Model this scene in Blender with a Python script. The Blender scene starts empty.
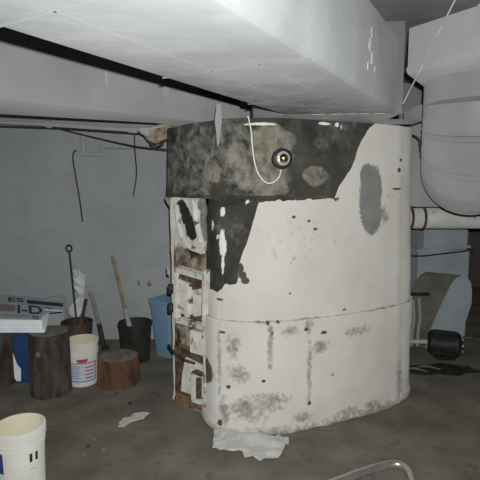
import bpy, bmesh, math, random
from mathutils import Vector, Matrix, noise
random.seed(7)
C = bpy.context.scene.collection
PI = math.pi

# ------------------------------------------------------------------ camera
F = 470.0; PITCH = math.atan(55/470); EYE = Vector((0, 0, 1.75))
cd = bpy.data.cameras.new('camera'); cam = bpy.data.objects.new('camera', cd); C.objects.link(cam)
cam.location = EYE; cam.rotation_euler = (PI/2-PITCH, 0, 0)
cd.sensor_width = 36; cd.lens = 36*F/480; cd.clip_start = 0.02
bpy.context.scene.camera = cam
# ------------------------------------------------------------------ light: the camera's flash, plus a little ambient
w = bpy.data.worlds.new('world'); bpy.context.scene.world = w; w.use_nodes = True
w.node_tree.nodes['Background'].inputs[0].default_value = (0.5, 0.55, 0.6, 1)
w.node_tree.nodes['Background'].inputs[1].default_value = 0.02
fl = bpy.data.lights.new('flash', 'SPOT'); fl.energy = 400; fl.spot_size = math.radians(140); fl.spot_blend = 1.0; fl.shadow_soft_size = 0.012; fl.color = (0.99, 0.995, 0.975)
flo = bpy.data.objects.new('flash', fl); C.objects.link(flo); flo.location = (0.035, 0.0, 1.83); flo.rotation_euler = (PI/2-PITCH, 0, 0)
vs = bpy.context.scene.view_settings
vs.view_transform = 'Standard'; vs.look = 'None'; vs.gamma = 1; vs.use_curve_mapping = False; vs.exposure = 0.0

# ------------------------------------------------------------------ helpers
def ray(u, v):
    dx, dy = (u-240)/F, (240-v)/F
    c, s = math.cos(PITCH), math.sin(PITCH)
    return Vector((dx, c+dy*s, -s+dy*c))
def PY(u, v, Y):
    d = ray(u, v); return EYE + d*(Y/d.y)
def PZ(u, v, z):
    d = ray(u, v); return EYE + d*((z-EYE.z)/d.z)

def link(name, bm, m, parent=None, smooth=False, sharp=40):
    me = bpy.data.meshes.new(name)
    bmesh.ops.recalc_face_normals(bm, faces=bm.faces)
    bm.to_mesh(me); bm.free()
    for mm in (m if isinstance(m, list) else [m]): me.materials.append(mm)
    if smooth:
        for p in me.polygons: p.use_smooth = True
        try: me.set_sharp_from_angle(angle=math.radians(sharp))
        except Exception: pass
    o = bpy.data.objects.new(name, me); C.objects.link(o)
    if parent is not None: o.parent = parent; o.matrix_parent_inverse = Matrix.Translation(-parent.location) if parent.type == 'EMPTY' else Matrix()
    return o
def tag(o, label=None, cat=None, group=None, kind=None):
    if label: o['label'] = label
    if cat: o['category'] = cat
    if group: o['group'] = group
    if kind: o['kind'] = kind
    return o
def thing(name, label, cat, loc=(0, 0, 0), group=None):
    o = bpy.data.objects.new(name, None); C.objects.link(o); o.location = loc; o.empty_display_size = .1
    bpy.context.view_layer.update()
    return tag(o, label, cat, group)

def box(bm, lo, hi, bevel=0):
    vs_ = [bm.verts.new((x, y, z)) for x in (lo[0], hi[0]) for y in (lo[1], hi[1]) for z in (lo[2], hi[2])]
    fs = [bm.faces.new([vs_[i] for i in q]) for q in ((0, 1, 3, 2), (4, 6, 7, 5), (0, 4, 5, 1), (2, 3, 7, 6), (0, 2, 6, 4), (1, 5, 7, 3))]
    if bevel:
        es = list({e for f in fs for e in f.edges})
        bmesh.ops.bevel(bm, geom=es, offset=bevel, segments=2, affect='EDGES', profile=.6)
def obox(bm, o, ax, ay, az, bevel=0):
    """box at corner o with three edge vectors"""
    o, ax, ay, az = map(Vector, (o, ax, ay, az))
    vs_ = [bm.verts.new(o+ax*i+ay*j+az*k) for i in (0, 1) for j in (0, 1) for k in (0, 1)]
    fs = [bm.faces.new([vs_[i] for i in q]) for q in ((0, 1, 3, 2), (4, 6, 7, 5), (0, 4, 5, 1), (2, 3, 7, 6), (0, 2, 6, 4), (1, 5, 7, 3))]
    if bevel:
        es = list({e for f in fs for e in f.edges})
        bmesh.ops.bevel(bm, geom=es, offset=bevel, segments=2, affect='EDGES', profile=.6)
def prism(bm, pts, z0, z1, bevel=0):
    a = [bm.verts.new((p[0], p[1], z0)) for p in pts]; b = [bm.verts.new((p[0], p[1], z1)) for p in pts]
    n = len(pts); fs = [bm.faces.new(a[::-1]), bm.faces.new(b)]
    for i in range(n): fs.append(bm.faces.new((a[i], a[(i+1) % n], b[(i+1) % n], b[i])))
    if bevel:
        bmesh.ops.bevel(bm, geom=list({e for f in fs for e in f.edges}), offset=bevel, segments=3, affect='EDGES', profile=.6)
def tube(bm, pts, r, seg=12, cap=True):
    pts = [Vector(p) for p in pts]; n = len(pts)
    rr = r if isinstance(r, (list, tuple)) else [r]*n
    t = (pts[1]-pts[0]).normalized()
    up = Vector((0, 0, 1)) if abs(t.z) < .9 else Vector((1, 0, 0))
    nx = t.cross(up).normalized(); rings = []
    for i, p in enumerate(pts):
        t2 = ((pts[min(i+1, n-1)]-p).normalized() + (p-pts[max(i-1, 0)]).normalized())
        if t2.length < 1e-6: t2 = t
        t2.normalize(); nx = (nx - t2*nx.dot(t2)).normalized(); ny = t2.cross(nx)
        rings.append([bm.verts.new(p + (nx*math.cos(2*PI*k/seg)+ny*math.sin(2*PI*k/seg))*rr[i]) for k in range(seg)])
    for a, b in zip(rings, rings[1:]):
        for k in range(seg): bm.faces.new((a[k], a[(k+1) % seg], b[(k+1) % seg], b[k]))
    if cap: bm.faces.new(rings[0][::-1]); bm.faces.new(rings[-1])
def lathe(bm, prof, c, seg=40, wob=None):
    rings = []
    for j, (r, z) in enumerate(prof):
        ring = []
        for k in range(seg):
            a = 2*PI*k/seg; q = r*(wob(a, z) if wob else 1)
            ring.append(bm.verts.new((c[0]+q*math.cos(a), c[1]+q*math.sin(a), c[2]+z)))
        rings.append(ring)
    for a, b in zip(rings, rings[1:]):
        for k in range(seg): bm.faces.new((a[k], a[(k+1) % seg], b[(k+1) % seg], b[k]))
    bm.faces.new(rings[0]); bm.faces.new(rings[-1])
def crom(pts, n, closed=False):
    pts = [Vector(p) for p in pts]; out = []; N = len(pts); segs = N if closed else N-1
    def g(i): return pts[i % N] if closed else pts[max(0, min(N-1, i))]
    for i in range(segs):
        p0, p1, p2, p3 = g(i-1), g(i), g(i+1), g(i+2)
        for k in range(n):
            t = k/n
            out.append(.5*((2*p1)+(p2-p0)*t+(2*p0-5*p1+4*p2-p3)*t*t+(3*p1-p0-3*p2+p3)*t**3))
    if not closed: out.append(pts[-1])
    return out
def nz(p, s=1): return noise.noise(Vector(p)*s)

# ------------------------------------------------------------------ materials
def newmat(name):
    m = bpy.data.materials.new(name); m.use_nodes = True
    return m, m.node_tree.nodes, m.node_tree.links, m.node_tree.nodes['Principled BSDF']
def mat(name, c1, c2=None, scale=8, rough=.8, metal=0, bump=.15, bscale=None, lo=.35, hi=.65, stretch=(1, 1, 1), detail=6, c3=None, scale3=2, lo3=.5, hi3=.7, spec=.3):
    m, N, L, B = newmat(name)
    B.inputs['Roughness'].default_value = rough; B.inputs['Metallic'].default_value = metal
    B.inputs['Specular IOR Level'].default_value = spec
    tc = N.new('ShaderNodeTexCoord'); mp = N.new('ShaderNodeMapping'); mp.inputs['Scale'].default_value = stretch
    L.new(tc.outputs['Object'], mp.inputs[0])
    no = N.new('ShaderNodeTexNoise'); no.inputs['Scale'].default_value = scale; no.inputs['Detail'].default_value = detail
    L.new(mp.outputs[0], no.inputs[0])
    cr = N.new('ShaderNodeValToRGB'); cr.color_ramp.elements[0].position = lo; cr.color_ramp.elements[1].position = hi
    cr.color_ramp.elements[0].color = (*c1, 1); cr.color_ramp.elements[1].color = (*(c2 or c1), 1)
    L.new(no.outputs[0], cr.inputs[0]); out = cr.outputs[0]
    if c3:
        n3 = N.new('ShaderNodeTexNoise'); n3.inputs['Scale'].default_value = scale3; n3.inputs['Detail'].default_value = 8
        L.new(mp.outputs[0], n3.inputs[0])
        r3 = N.new('ShaderNodeMapRange'); r3.inputs[1].default_value = lo3; r3.inputs[2].default_value = hi3
        L.new(n3.outputs[0], r3.inputs[0])
        mx = N.new('ShaderNodeMixRGB'); L.new(r3.outputs[0], mx.inputs[0]); L.new(out, mx.inputs[1]); mx.inputs[2].default_value = (*c3, 1)
        out = mx.outputs[0]
    L.new(out, B.inputs['Base Color']); B.inputs['Diffuse Roughness'].default_value = 1.0 if 'duct' in name else .35
    if bump:
        bn = N.new('ShaderNodeTexNoise'); bn.inputs['Scale'].default_value = bscale or scale*3; bn.inputs['Detail'].default_value = 5
        L.new(mp.outputs[0], bn.inputs[0])
        b = N.new('ShaderNodeBump'); b.inputs['Strength'].default_value = bump; b.inputs['Distance'].default_value = .02
        L.new(bn.outputs[0], b.inputs['Height']); L.new(b.outputs[0], B.inputs['Normal'])
    return m
def maskmat(name, c1, c2, scale, layers, rough=.85, bump=.2, bscale=25, lo=.3, hi=.7, brk=.5, bscl=14, dist=0):
    """base noise colours + layers [(attribute, colour, colour2)] whose masks are broken up by noise"""
    m, N, L, B = newmat(name)
    B.inputs['Roughness'].default_value = rough; B.inputs['Specular IOR Level'].default_value = .25
    tc = N.new('ShaderNodeTexCoord')
    def noi(s, d=7):
        n = N.new('ShaderNodeTexNoise'); n.inputs['Scale'].default_value = s; n.inputs['Detail'].default_value = d
        n.inputs['Roughness'].default_value = .62; n.inputs['Distortion'].default_value = dist
        L.new(tc.outputs['Object'], n.inputs[0]); return n.outputs[0]
    def ramp(src, a, b, lo_, hi_):
        cr = N.new('ShaderNodeValToRGB'); cr.color_ramp.elements[0].position = lo_; cr.color_ramp.elements[1].position = hi_
        cr.color_ramp.elements[0].color = (*a, 1); cr.color_ramp.elements[1].color = (*b, 1); L.new(src, cr.inputs[0]); return cr.outputs[0]
    out = ramp(noi(scale), c1, c2, lo, hi)
    for i, (att, a, b) in enumerate(layers):
        at = N.new('ShaderNodeAttribute'); at.attribute_name = att
        n = noi(bscl*(1+.4*i))
        s = N.new('ShaderNodeMath'); s.operation = 'MULTIPLY_ADD'; L.new(n, s.inputs[0]); s.inputs[1].default_value = brk*2; s.inputs[2].default_value = -brk
        ad = N.new('ShaderNodeMath'); ad.operation = 'ADD'; L.new(s.outputs[0], ad.inputs[0]); L.new(at.outputs['Fac'], ad.inputs[1])
        mr = N.new('ShaderNodeMapRange'); mr.inputs[1].default_value = .35; mr.inputs[2].default_value = .65; L.new(ad.outputs[0], mr.inputs[0])
        # only where the mask exists at all
        mu = N.new('ShaderNodeMath'); mu.operation = 'MULTIPLY'; L.new(mr.outputs[0], mu.inputs[0])
        sm = N.new('ShaderNodeMapRange'); sm.inputs[1].default_value = 0; sm.inputs[2].default_value = .25; L.new(at.outputs['Fac'], sm.inputs[0])
        L.new(sm.outputs[0], mu.inputs[1])
        mx = N.new('ShaderNodeMixRGB'); L.new(mu.outputs[0], mx.inputs[0]); L.new(out, mx.inputs[1])
        L.new(ramp(noi(scale*2+3), a, b, .35, .65), mx.inputs[2]); out = mx.outputs[0]
    L.new(out, B.inputs['Base Color']); B.inputs['Diffuse Roughness'].default_value = 1.0 if 'duct' in name else .35
    b = N.new('ShaderNodeBump'); b.inputs['Strength'].default_value = bump; b.inputs['Distance'].default_value = .02
    L.new(noi(bscale, 5), b.inputs['Height']); L.new(b.outputs[0], B.inputs['Normal'])
    return m

M = {}
M['floor'] = mat('concrete_floor', (.11, .10, .08), (.185, .17, .138), 3.5, .75, bump=.25, bscale=30, c3=(.075, .07, .058), scale3=7, lo3=.56, hi3=.78, detail=9)
M['wall'] = mat('painted_wall', (.41, .435, .445), (.465, .485, .495), 1.6, .8, bump=.25, bscale=18, c3=(.39, .405, .41), scale3=4, lo3=.5, hi3=.8, detail=8)
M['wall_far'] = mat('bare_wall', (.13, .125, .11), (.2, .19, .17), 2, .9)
M['ceil'] = mat('ceiling_plaster', (.2, .21, .21), (.3, .3, .3), 2, .9, bump=.3)
M['duct'] = mat('grey_duct_paint', (.165, .172, .176), (.215, .22, .224), 2.2, .42, bump=.28, bscale=7, c3=(.155, .161, .165), scale3=3, lo3=.55, hi3=.75, detail=8, spec=.35)
M['duct_light'] = mat('pale_duct_paint', (.32, .327, .33), (.38, .385, .388), 2.5, .55, bump=.12, bscale=9)
M['duct_white'] = mat('white_flaking_paint', (.42, .42, .41), (.5, .5, .49), 9, .6, bump=.3, bscale=30)
M['round'] = mat('round_duct_paint', (.25, .255, .26), (.295, .3, .302), 2, .5, bump=.08, bscale=8, stretch=(1, 1, 1.5))
M['white_pipe'] = mat('white_pipe_paint', (.6, .6, .58), (.75, .74, .71), 4, .6, bump=.15, c3=(.22, .15, .1), scale3=9, lo3=.66, hi3=.75)
M['blue_plenum'] = mat('pale_blue_paint', (.36, .41, .44), (.45, .495, .525), 3, .6, bump=.12)
M['tan'] = mat('tan_metal', (.12, .115, .098), (.19, .18, .155), 5, .8)
M['galv'] = mat('galvanised_steel', (.36, .37, .37), (.5, .5, .48), 14, .4, metal=.1, bump=.05)
M['dark_wire'] = mat('dark_wire', (.025, .025, .025), (.06, .055, .05), 30, .7, bump=0)
M['white_cord'] = mat('white_cord', (.72, .71, .66), None, 8, .6, bump=0)
M['black'] = mat('black_plastic', (.012, .012, .012), (.03, .029, .027), 18, .55, bump=.1)
M['black_bucket'] = mat('black_bucket_plastic', (.018, .019, .016), (.04, .04, .034), 9, .6, bump=.1)
M['brown_bucket'] = mat('brown_bucket_metal', (.06, .045, .035), (.11, .08, .06), 9, .8, bump=.2)
M['white_plastic'] = mat('white_bucket_plastic', (.62, .62, .57), (.7, .7, .65), 5, .45, bump=.05)
M['cream'] = mat('cream_bucket_inside', (.60, .57, .42), (.68, .64, .48), 5, .6, bump=.05)
M['blue_bin'] = mat('blue_bin_plastic', (.16, .27, .39), (.21, .33, .46), 5, .5, bump=.05)
M['deep_blue'] = mat('deep_blue_plastic', (.022, .06, .16), (.03, .085, .2), 5, .5, bump=.05)
M['paper'] = mat('newsprint', (.8, .84, .88), (.88, .92, .95), 9, .8, bump=.1)
M['news'] = mat('grey_newsprint', (.33, .36, .38), (.42, .45, .47), 9, .8, bump=.1)
M['ink'] = mat('navy_ink', (.03, .035, .09), None, 9, .8, bump=0)
M['red_ink'] = mat('red_ink', (.45, .06, .08), None, 9, .8, bump=0)
M['pink_ink'] = mat('dull_photo_ink', (.26, .2, .19), (.2, .16, .16), 30, .8, bump=0)
M['blue_ink'] = mat('blue_ink', (.05, .08, .33), None, 9, .8, bump=0)
M['pale_label'] = mat('pale_blue_label', (.5, .53, .62), (.62, .63, .68), 60, .6, bump=0)
M['bark'] = mat('dark_bark', (.04, .031, .026), (.105, .08, .066), 16, .95, bump=.9, bscale=28, stretch=(1, 1, .35))
M['bark2'] = mat('orange_brown_bark', (.035, .025, .018), (.24, .12, .065), 6, .9, bump=.7, bscale=20, stretch=(1, 1, .3), detail=4)
M['endgrain'] = mat('weathered_end_grain', (.13, .12, .105), (.2, .185, .16), 14, .9, bump=.4)
M['wood'] = mat('worn_handle_wood', (.28, .19, .1), (.42, .32, .2), 12, .7, bump=.1, stretch=(1, 1, .2))
M['grey_wood'] = mat('grey_painted_handle', (.24, .24, .235), (.33, .32, .3), 10, .7, bump=.1)
M['iron'] = mat('dark_iron', (.03, .03, .03), (.07, .066, .06), 20, .6, metal=.3, bump=.1)
M['rag'] = mat('white_plastic_rag', (.6, .62, .63), (.75, .77, .78), 9, .5, bump=.2)
M['torn_paper'] = mat('torn_white_lining', (.45, .445, .42), (.56, .555, .53), 8, .8, bump=.3, c3=(.4, .37, .3), scale3=6, lo3=.6, hi3=.75)
M['chrome'] = mat('chrome', (.7, .7, .68), None, 8, .38, metal=1, bump=0)
M['brass'] = mat('warm_bulb_metal', (.75, .55, .32), None, 8, .25, metal=1, bump=0)
M['alu'] = mat('worn_aluminium', (.5, .49, .47), (.62, .6, .57), 30, .35, metal=.8, bump=.05)
M['insul'] = mat('torn_beige_insulation', (.17, .13, .075), (.42, .36, .26), 18, .95, bump=.8, bscale=40)
M['rust'] = mat('rusty_metal', (.05, .032, .022), (.15, .10, .065), 22, .9, bump=.3)
M['cast_white'] = mat('chipped_white_cast_iron', (.5, .49, .45), (.7, .69, .65), 7, .7, bump=.3, bscale=35, c3=(.13, .09, .06), scale3=13, lo3=.57, hi3=.66)
M['tan_rust'] = mat('tan_rusted_panel', (.09, .06, .04), (.36, .32, .25), 9, .85, bump=.4, lo=.38, hi=.6, c3=(.035, .025, .02), scale3=6, lo3=.54, hi3=.62)
M['wrap'] = maskmat('whitewashed_wrap', (.565, .54, .485), (.66, .65, .62), 1.6, [('dirt', (.40, .38, .33), (.24, .225, .195)), ('spot', (.06, .055, .045), (.12, .105, .085)), ('patch', (.2, .205, .2), (.24, .243, .24))], bump=.22, bscale=12, brk=.6, bscl=26)
M['drum'] = maskmat('tarry_dark_metal', (.022, .021, .018), (.085, .08, .068), 6, [('cement', (.035, .034, .03), (.22, .215, .19)), ('beige', (.12, .112, .09), (.29, .272, .22)), ('lite', (.72, .71, .66), (.8, .79, .74))], bump=.6, bscale=16, brk=.75, bscl=8, dist=.5)
M['facade'] = maskmat('cast_iron_front_paint', (.42, .41, .37), (.62, .61, .57), 9, [('rust', (.1, .055, .035), (.26, .17, .1)), ('soot', (.012, .011, .01), (.04, .035, .03)), ('grey', (.13, .13, .12), (.24, .24, .22))], bump=.4, bscale=30, brk=.35, bscl=20)

# ================================================================== THE SETTING
CEIL = 2.98
def struct(name, m, *boxes):
    bm = bmesh.new()
    for lo, hi in boxes: box(bm, lo, hi)
    return tag(link(name, bm, m), kind='structure')
struct('floor', M['floor'], ((-3.3, -2.3, -.1), (4.6, 8.2, 0)))
struct('ceiling', M['ceil'], ((-3.3, -2.3, CEIL), (4.6, 8.2, CEIL+.1)))
WB = 5.2
struct('wall_back', M['wall'], ((-3.3, WB, 0), (1.05, WB+.15, CEIL)))
struct('wall_back_jog', M['wall'], ((.9, WB+.15, 0), (1.05, 5.9, CEIL)))
struct('wall_back_right', M['wall'], ((.9, 5.9, 0), (2.88, 6.05, CEIL)))
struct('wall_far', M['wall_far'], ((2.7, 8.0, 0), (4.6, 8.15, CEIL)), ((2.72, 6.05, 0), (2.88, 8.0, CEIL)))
struct('wall_left', M['wall'], ((-3.3, -2.2, 0), (-3.15, WB, CEIL)))
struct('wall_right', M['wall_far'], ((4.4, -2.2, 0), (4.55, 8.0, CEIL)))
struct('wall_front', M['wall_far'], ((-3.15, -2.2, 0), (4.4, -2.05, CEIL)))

# ================================================================== OVERHEAD DUCTS
R_ = PZ(398, 113, 2.2); L_ = PZ(283, 115, 2.2)
dv = ray(512, 184); dv.z = 0; dv.normalize()
ztopA = PY(405, 38, R_.y).z
BACK = 4.6
Rb, Lb = R_-dv*BACK, L_-dv*BACK
tA = thing('large_supply_duct', 'largest grey painted square duct crossing diagonally overhead from the top left', 'duct', (R_.x, R_.y, 2.2))
bm = bmesh.new(); prism(bm, [(Lb.x, Lb.y), (Rb.x, Rb.y), (R_.x, R_.y), (L_.x, L_.y)], 2.2, ztopA, .03)
link('duct_body', bm, M['duct'], tA, True, 30)
# cross seams of the sheet metal on underside and side
nrm = Vector((dv.y, -dv.x, 0))
wv = (L_-R_)
for k, d in enumerate((.75, 1.5, 2.25)):
    bm = bmesh.new(); q = R_-dv*d; wq = -nrm*abs(wv.dot(nrm))
    obox(bm, q+nrm*.003+Vector((0, 0, -.0004)), -nrm*(.006+abs(wv.dot(nrm))), dv*.010, (0, 0, .004), .0003)
    link('duct_seam', bm, M['duct'], tA)
for a in (.3, .62):
    bm = bmesh.new(); q = R_-nrm*(abs(wv.dot(nrm))*a)-dv*3.6+Vector((0, 0, -.0004))
    obox(bm, q, -nrm*.008, dv*3.4, (0, 0, .004), .0003); link('duct_seam', bm, M['duct'], tA)
# scraped white flakes on the side and along the far lower edge
def flakes(name, parent, spots, n_, up, m, off=.003):
    up = Vector(up).normalized(); sd = Vector(n_).cross(up).normalized()
    for p, sw, sh in spots:
        bm = bmesh.new()
        c = Vector(p)+Vector(n_)*off; K = 11
        v = [bm.verts.new(c+sd*math.cos(2*PI*k/K)*sw*random.uniform(.45, 1.1)+up*math.sin(2*PI*k/K)*sh*random.uniform(.6, 1.1)) for k in range(K)]
        f = bm.faces.new(v); r = bmesh.ops.extrude_face_region(bm, geom=[f])
        bmesh.ops.translate(bm, verts=[g for g in r['geom'] if isinstance(g, bmesh.types.BMVert)], vec=Vector(n_)*.003)
        o = link(name, bm, m, parent)
    return o
def on_side(u, v):
    d = ray(u, v); t = (R_-EYE).dot(nrm)/d.dot(nrm); return EYE+d*t
flakes('scraped_patch', tA, [(on_side(371, 32), .018, .03), (on_side(369, 45), .022, .035), (on_side(371, 58), .02, .04), (on_side(367, 66), .012, .02), (on_side(374, 70), .01, .02)], nrm, (0, 0, 1), M['duct_white'])
el = (L_-R_).normalized()
flakes('scraped_edge', tA, [(R_+el*a+Vector((0, -.02, 0)), .04, .006) for a in (.12, .2, .29, .38, .5)], (0, 0, -1), (0, 1, 0), M['duct_white'])
bm = bmesh.new()
tube(bm, [R_+Vector((0, -.004, .0)), L_+Vector((0, -.004, 0))], .004, 8)
link('end_seam', bm, M['duct'], tA, True)

# header duct on top of the furnace
FT = 2.2
tC = thing('header_duct', 'grey header duct box sitting directly on top of the furnace', 'duct', (.6, 3.6, FT+.0))
bm = bmesh.new(); xr = PY(402.5, 113, R_.y+.01).x
prism(bm, [(.10, R_.y+.5), (L_.x-.02, L_.y+.02), (xr, R_.y+.012), (xr+.02, 4.6), (.10, 4.6)], FT, 2.76, .01)
link('duct_body', bm, M['duct'], tC, True, 30)
bm = bmesh.new(); box(bm, (xr-.02, 3.36, FT-.006), (1.28, 3.55, FT+.008), .004)
link('side_flange', bm, M['duct'], tC)

# branch duct at left
b0, b1 = PZ(0, 98, 2.27), PZ(203, 122, 2.27)
fd = (b1-b0); fd.z = 0; fd.normalize()
c0, c1 = PZ(0, 114, 2.27), PZ(142, 122, 2.27)
bd = (c1-c0); bd.z = 0; bd.normalize()
pa = b0-fd*1.6; pb = b1+fd*.42
pc = c0-bd*1.2; pdv = c1+bd*.1
bm = bmesh.new(); prism(bm, [(pa.x, pa.y), (pb.x, pb.y), (pb.x, pb.y+.5), (pdv.x, pdv.y), (pc.x, pc.y)], 2.27, CEIL-.02, .015)
tB = thing('branch_duct', 'pale grey branch duct running off left behind the largest duct', 'duct', (b1.x, b1.y, 2.27))
link('duct_body', bm, M['duct_light'], tB, True, 30)
bnr = Vector((fd.y, -fd.x, 0))
bm = bmesh.new(); obox(bm, b0-fd*1.2+Vector((0, 0, .05))+bnr*.001, fd*3.05, bnr*.006, (0, 0, .012), .002)
link('duct_seam', bm, M['duct_light'], tB)
def on_bf(u, v):
    d = ray(u, v); return EYE+d*((b0-EYE).dot(bnr)/d.dot(bnr))
flakes('peeling_patch', tB, [(on_bf(166, 92), .04, .055), (on_bf(106, 78), .012, .07)], bnr, (0, 0, 1), M['duct_white'])
# box duct at the upper right
d0, d1 = PZ(407, 74.5, 2.45), PZ(480, 57.5, 2.45); e0, e1 = PZ(426, 89, 2.45), PZ(480, 78.5, 2.45)
q = (d1-d0).normalized(); q2 = (e1-e0).normalized()
tD = thing('box_duct', 'light grey flat sided duct in the upper right corner', 'duct', (d1.x, d1.y, 2.45))
zd = PY(407, 28, d0.y).z; dn = Vector((q.y, -q.x, 0)).normalized()
bm = bmesh.new(); f1 = d0+q*1.5; f2 = e0+q2*1.6+Vector((.3, .5, 0)); prism(bm, [(d0.x, d0.y), (f1.x, f1.y), (f2.x+.5, f2.y+.9), (f2.x-.6, f2.y+1.3), (e0.x, e0.y)], 2.45, zd, .01)
link('duct_body', bm, M['duct_light'], tD, True, 30)
for a in (.46,):
    bm = bmesh.new(); obox(bm, d0+q*a, q*.05, dn*.02, (0, 0, zd-2.45), .004); link('standing_seam', bm, M['duct_light'], tD)
bm = bmesh.new(); obox(bm, d0+Vector((0, 0, .012)), q*.46, dn*.008, (0, 0, .03), .003); link('lower_edge_strip', bm, M['duct_light'], tD)

# hanger rod crossing
bm = bmesh.new(); tube(bm, [PY(456, -2, 2.45), PY(403, 104, 3.02)], .0045, 8)
tag(link('hanger_wire', bm, M['galv'], None, True), 'thin straight wire slanting down in front of the upper right duct', 'wire')

# big round elbow
ex, ey, er, ez = 1.625, 3.28, .355, 1.875
tE = thing('round_elbow_duct', 'big grey round duct elbow hanging below the upper right duct', 'duct', (ex, ey, 1.5))
def gore(p, r0, name='duct_section', m=None):
    bm = bmesh.new(); tube(bm, p, r0, 56, True); return link(name, bm, m or M['round'], tE, True, 35)
bendr = .42; cyl = [Vector((ex, ey, 2.447)), Vector((ex, ey, ez+bendr))]
gore(cyl, er)
az = Vector((.4, 1, 0)).normalized()
def bp(t): return Vector((ex, ey, ez+bendr)) + az*(bendr*(1-math.cos(t))) + Vector((0, 0, -bendr*math.sin(t)))
angs = [0, .36, .72, 1.08, 1.44, PI/2]
path = [Vector((ex, ey, 2.46))]+[bp(t) for t in angs]+[bp(PI/2)+az*.30]
for a, b in zip(angs, angs[1:]):
    P_ = [bp(a), bp((a+b)/2), bp(b)]
    gore(P_, [er, er+.001, er])
gore([bp(PI/2), bp(PI/2)+az*.16], er)
for t in (.36, .72, 1.08, 1.44):
    bm = bmesh.new(); d = (bp(t+.01)-bp(t-.01)).normalized()
    tube(bm, [bp(t)-d*.007, bp(t)-d*.003, bp(t)+d*.003, bp(t)+d*.007], [er+.0005, er+.004, er+.004, er+.0005], 56); link('seam_ridge', bm, M['round'], tE, True)

# riser box behind elbow and white pipe below
tH = thing('riser_box', 'narrow pale riser between the furnace and the round elbow', 'duct', (1.9, 4.4, 1.5))
bm = bmesh.new(); box(bm, (1.53, 4.1, 1.56), (2.3, 4.5, 2.43), .008); link('riser_body', bm, M['duct_light'], tH)
hz = PY(412, 148, 4.09).z
bm = bmesh.new(); box(bm, (1.535, 4.088, hz-.09), (1.66, 4.1, hz+.1), .003); link('access_panel', bm, M['duct'], tH)
bm = bmesh.new(); tube(bm, crom([PY(404, 137, 4.05), PY(413, 136, 4.05), PY(419, 141, 4.05), PY(420, 152, 4.05)], 5), .011, 8)
tag(link('short_pipe', bm, M['black'], None, True), 'short curved black pipe stub above the rusted joint beside the furnace', 'pipe')

tG = thing('white_pipe', 'thick white horizontal pipe leaving the furnace behind the round elbow', 'pipe', (1.9, 4.55, 1.35))
gy = 4.62; ga, gb = PY(400, 218, gy), PY(520, 218, gy)
bm = bmesh.new(); tube(bm, [ga-Vector((.1, 0, 0)), gb+Vector((1.2, 0, 0))], .104, 32); link('pipe_body', bm, M['white_pipe'], tG, True)
for u in (409.5, 422):
    bm = bmesh.new(); p = PY(u, 218, gy); tube(bm, [p-Vector((.012, 0, 0)), p+Vector((.012, 0, 0))], .113, 32); link('rusty_band', bm, M['rust'], tG, True)
bm = bmesh.new(); p = PY(411, 203, gy-.08); box(bm, (p.x-.06, p.y-.03, p.z-.05), (p.x+.04, p.y+.05, p.z+.06), .01); link('clamp', bm, M['rust'], tG)

# pale blue plenum + arched blower housing + motor
tI = thing('blue_plenum', 'tall pale blue sheet metal plenum standing against the right back wall', 'plenum', (2.3, 5.4, 0))
yi = 5.3; a, b = PY(418.5, 250, yi), PY(470, 250, yi); a2 = PY(424, 240, yi+.05)
bm = bmesh.new(); box(bm, (a.x, yi, 0), (b.x, 5.88, a.z), .012); link('lower_casing', bm, M['blue_plenum'], tI)
bm = bmesh.new(); box(bm, (a2.x, yi+.05, a.z), (b.x-.02, 5.88, 1.62), .01); link('upper_casing', bm, M['blue_plenum'], tI)
bm = bmesh.new(); obox(bm, PY(417, 252, yi-.02), PY(471, 248, yi-.02)-PY(417, 252, yi-.02), (0, .02, 0), (0, 0, .03), .004); link('collar', bm, M['blue_plenum'], tI)
bm = bmesh.new(); tube(bm, crom([PY(404, 255, 5.2), PY(421, 256, 5.24), PY(440, 254, 5.24), PY(474, 250, 5.22)], 6), .009, 6)
tag(link('thin_cable', bm, M['dark_wire'], None, True), 'thin dark cable strung across the pale blue plenum', 'cable')

yj = 4.92
tJ = thing('blower_housing', 'arched pale blue blower housing with tan rim leaning behind the black motor', 'blower', (2.2, 5.0, 0))
prof = [(426, 342), (430, 330), (438, 311), (446, 294), (451, 284), (456, 278), (462, 275), (467, 277), (470.5, 283), (471.5, 292), (471, 303), (467, 316), (463, 328), (461, 344)]
pp = [PY(u, v, yj) for u, v in prof]
pp[0].z = 0.0; pp[-1].z = 0.0
bm = bmesh.new(); ev = Vector((-.30, .2, -.0))
A = [bm.verts.new(p) for p in pp]; f = bm.faces.new(A)
Bv = [bm.verts.new(p+ev) for p in pp]; bm.faces.new(Bv[::-1])
for i in range(len(A)): 
    j = (i+1) % len(A); bm.faces.new((A[i], A[j], Bv[j], Bv[i]))
link('scroll', bm, M['tan'], tJ)
bm = bmesh.new(); A = [bm.verts.new(p+Vector((0, -.012, 0))) for p in pp]; bm.faces.new(A)
r = bmesh.ops.extrude_face_region(bm, geom=list(bm.faces)); bmesh.ops.translate(bm, verts=[g for g in r['geom'] if isinstance(g, bmesh.types.BMVert)], vec=(0, .011, 0))
link('side_plate', bm, M['blue_plenum'], tJ)
for u_, v_ in ((413, 300), (419, 298)):
    bm = bmesh.new(); p = PY(u_, v_, 4.9); q_ = PY(u_-1.5, 346, 4.85); tube(bm, crom([p, PY(u_+1, 318, 4.88), PY(u_-1, 332, 4.86), q_], 5), .014, 10); link('feed_pipe', bm, M['duct_light'], tJ, True)
bm = bmesh.new(); p = PY(420, 294, 4.85); box(bm, (p.x-.09, p.y-.02, p.z-.012), (p.x+.1, p.y+.02, p.z+.012), .004); link('latch', bm, M['black'], tJ)

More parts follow.
